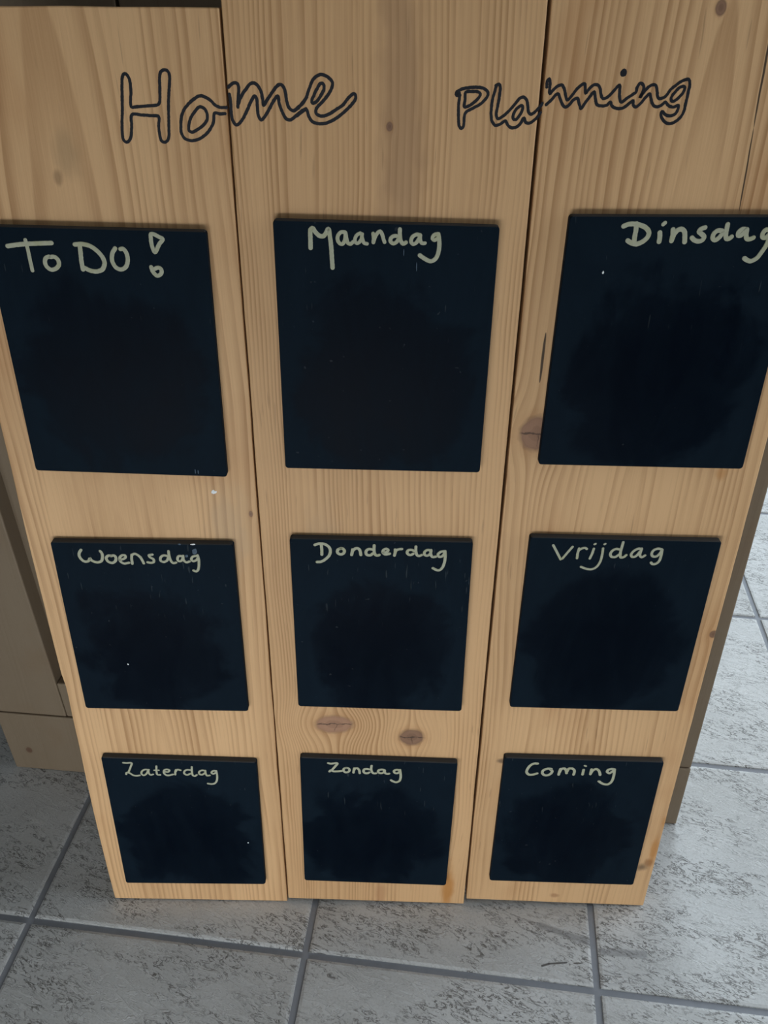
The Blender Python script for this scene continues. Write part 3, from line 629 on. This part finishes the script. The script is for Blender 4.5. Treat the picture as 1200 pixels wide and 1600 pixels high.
def catmull(pts, closed, step=0.6):
    """resample a hand-drawn polyline into a smooth path, about one point every step mm"""
    P = [Vector(p) for p in pts]; n = len(P); out = []
    if n == 2: return [P[0].lerp(P[1], k / 8) for k in range(9)]
    segs = n if closed else n - 1
    for i in range(segs):
        p1, p2 = P[i], P[(i + 1) % n]
        p0 = P[i - 1] if (closed or i > 0) else p1 * 2 - p2
        p3 = P[(i + 2) % n] if (closed or i + 2 < n) else p2 * 2 - p1
        k = max(2, int((p2 - p1).length / step))
        d1, d2, d3 = (max((b - a).length, 1e-4) ** 0.5 for a, b in ((p0, p1), (p1, p2), (p2, p3)))
        for q in range(k):                                   # centripetal Catmull-Rom
            t = d1 + d2 * q / k; t1, t2, t3 = d1, d1 + d2, d1 + d2 + d3
            A1 = p0 * ((t1 - t) / t1) + p1 * (t / t1)
            A2 = p1 * ((t2 - t) / d2) + p2 * ((t - t1) / d2)
            A3 = p2 * ((t3 - t) / d3) + p3 * ((t - t2) / d3)
            B1 = A1 * ((t2 - t) / t2) + A2 * (t / t2)
            B2 = A2 * ((t3 - t) / (t3 - t1)) + A3 * ((t - t1) / (t3 - t1))
            out.append(B1 * ((t2 - t) / d2) + B2 * ((t - t1) / d2))
    if not closed: out.append(P[-1])
    return out

def lettering(name, strokes, depth, height, mat, parent, label, rough_edge, wscale=1.0):
    """pen strokes as low raised ribbons with round ends, lying on the surface at the given depth"""
    bm = bmesh.new(); seed = 0.0
    for si, (closed, width, pts) in enumerate(strokes):
        seed += 3.7
        path = catmull(pts, bool(closed)); n = len(path)
        lift = si * 0.000012
        rows = []
        for k in range(n):
            a = path[k - 1] if (closed or k > 0) else path[k]
            b = path[(k + 1) % n] if (closed or k < n - 1) else path[k]
            t = (b - a); t = t / max(t.length, 1e-6); nr = Vector((-t.y, t.x))
            w1 = width * wscale / 2 * (1 + rough_edge * mnoise.noise((path[k].x * 1.3, path[k].y * 1.3, seed)))
            w2 = width * wscale / 2 * (1 + rough_edge * mnoise.noise((path[k].x * 1.3, path[k].y * 1.3, seed + 9)))
            c = path[k]; row = []
            for q, (s, hh) in enumerate(((w1, 0.0), (w1 * 0.82, 1.0), (-w2 * 0.82, 1.0), (-w2, 0.0))):
                pnt = c + nr * s
                row.append(bm.verts.new((pnt.x / 1000, depth - hh * (height + lift), pnt.y / 1000)))
            rows.append(row)
        rng = range(n) if closed else range(n - 1)
        for k in rng:
            r0, r1 = rows[k], rows[(k + 1) % n]
            for q in range(3): bm.faces.new((r0[q], r0[q + 1], r1[q + 1], r1[q]))
        if not closed:
            for end, nb in ((0, 1), (n - 1, n - 2)):
                c = path[end]; t = (path[end] - path[nb]); t = t / max(t.length, 1e-6); nr = Vector((-t.y, t.x))
                ctr = bm.verts.new((c.x / 1000, depth - height - lift, c.y / 1000)); ring = []
                for q in range(9):
                    an = math.pi * q / 8; pnt = c + (nr * math.cos(an) + t * math.sin(an)) * width * wscale / 2
                    inn = c + (nr * math.cos(an) + t * math.sin(an)) * width * wscale / 2 * 0.82
                    ring.append((bm.verts.new((pnt.x / 1000, depth, pnt.y / 1000)), bm.verts.new((inn.x / 1000, depth - height - lift, inn.y / 1000))))
                for q in range(8):
                    bm.faces.new((ring[q][0], ring[q + 1][0], ring[q + 1][1], ring[q][1]))
                    bm.faces.new((ring[q][1], ring[q + 1][1], ctr))
    me = bpy.data.meshes.new(name); bm.normal_update()
    for f in bm.faces:
        if f.normal.y > 0.01: f.normal_flip()
    bm.to_mesh(me); bm.free()
    o = link(name, me, mat, parent); o['label'] = label
    return o

for key, pl, dep in (('Ho', P1, 0.0), ('me', P2, 0.0), ('Pla', P2, 0.0), ('nning', P3, 0.0006)):
    lettering('lettering', STROKES[key], dep, 0.00012, M_MARKER, pl, 'black outlined letters ' + key, 0.22, 1.22)

TH = 0.006
def chalkboard(key, label):
    q = [Vector(p) for p in QUADS[key]]
    c = sum(q, Vector((0, 0))) / 4
    bm = bmesh.new()
    off = 0.0006 if q[0].x > 0.39 else 0.0
    outl = []
    rr = 0.0024
    for k in range(4):                                       # rounded corners
        p, a, b = q[k], (q[k - 1] - q[k]).normalized(), (q[(k + 1) % 4] - q[k]).normalized()
        o = p + (a + b) * rr
        for s in range(5):
            an = math.pi / 2 * s / 4
            outl.append(o - b * rr * math.cos(an) - a * rr * math.sin(an))
    n = len(outl)
    ring = {}
    for lv, (y, ins) in enumerate(((off - 0.0002 + 0.0002, 0.0), (off - TH + 0.0008, 0.0), (off - TH, 0.0007))):
        ring[lv] = []
        for p in outl:
            d = (c - p).normalized() * ins
            wob = 0.00025 * mnoise.noise((p.x * 90, p.y * 90, 5.0))
            ring[lv].append(bm.verts.new((p.x + d.x + wob, y, p.y + d.y + wob)))
    for lv in (0, 1):
        for k in range(n):
            bm.faces.new((ring[lv][k], ring[lv][(k + 1) % n], ring[lv + 1][(k + 1) % n], ring[lv + 1][k]))
    bm.faces.new(ring[2]); bm.faces.new(list(reversed(ring[0])))
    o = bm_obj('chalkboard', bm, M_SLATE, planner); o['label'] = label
    text = {'ToDo': 'To Do !'}.get(key, key)
    lettering('lettering', STROKES[key], off - TH, 0.00020, M_CHALK, o, 'pale chalk handwriting reading ' + text, 0.10, 0.97)
    return o
BOARDS = {}
for key in QUADS:
    BOARDS[key] = chalkboard(key, 'black chalkboard headed ' + {'ToDo': 'To Do !'}.get(key, key))

# flecks of white paint and dried chalk
def fleck(parent, u, v, ru, rv, depth, mat):
    bm = bmesh.new()
    bmesh.ops.create_icosphere(bm, subdivisions=2, radius=1.0)
    for p in bm.verts:
        k = 1 + 0.5 * mnoise.noise(p.co * 1.7 + Vector((u * 99, v * 99, 0)))
        p.co = Vector((u + p.co.x * ru * k, depth + p.co.y * 0.0003, v + p.co.z * rv * k))
    return bm_obj('paint_fleck', bm, mat, parent)
fleck(P1, 0.1553, 0.5130, 0.0022, 0.0017, 0.0, M_WHITE_SPOT)
for key, u, v, ru, rv, mt in (('Zaterdag', 0.1539, 0.1028, 0.0007, 0.0009, M_WHITE_SPOT), ('Woensdag', 0.0644, 0.3402, 0.0007, 0.0008, M_WHITE_SPOT),
                              ('Woensdag', 0.1350, 0.4675, 0.0020, 0.0006, M_WHITE_SPOT), ('Woensdag', 0.1242, 0.4675, 0.0012, 0.0007, M_DUST),
                              ('Woensdag', 0.1358, 0.4606, 0.0022, 0.0028, M_DUST), ('Woensdag', 0.1288, 0.4562, 0.0012, 0.0013, M_DUST),
                              ('Maandag', 0.3092, 0.6927, 0.0003, 0.0030, M_DUST), ('Maandag', 0.3004, 0.7019, 0.0003, 0.0022, M_DUST),
                              ('Dinsdag', 0.4351, 0.6904, 0.0006, 0.0010, M_WHITE_SPOT), ('ToDo', 0.1440, 0.5345, 0.0004, 0.0020, M_DUST), ('ToDo', 0.1462, 0.5340, 0.0004, 0.0017, M_DUST)):
    fleck(BOARDS[key], u, v, ru, rv, -0.0060 + (0.0006 if u > 0.39 else 0.0), mt)
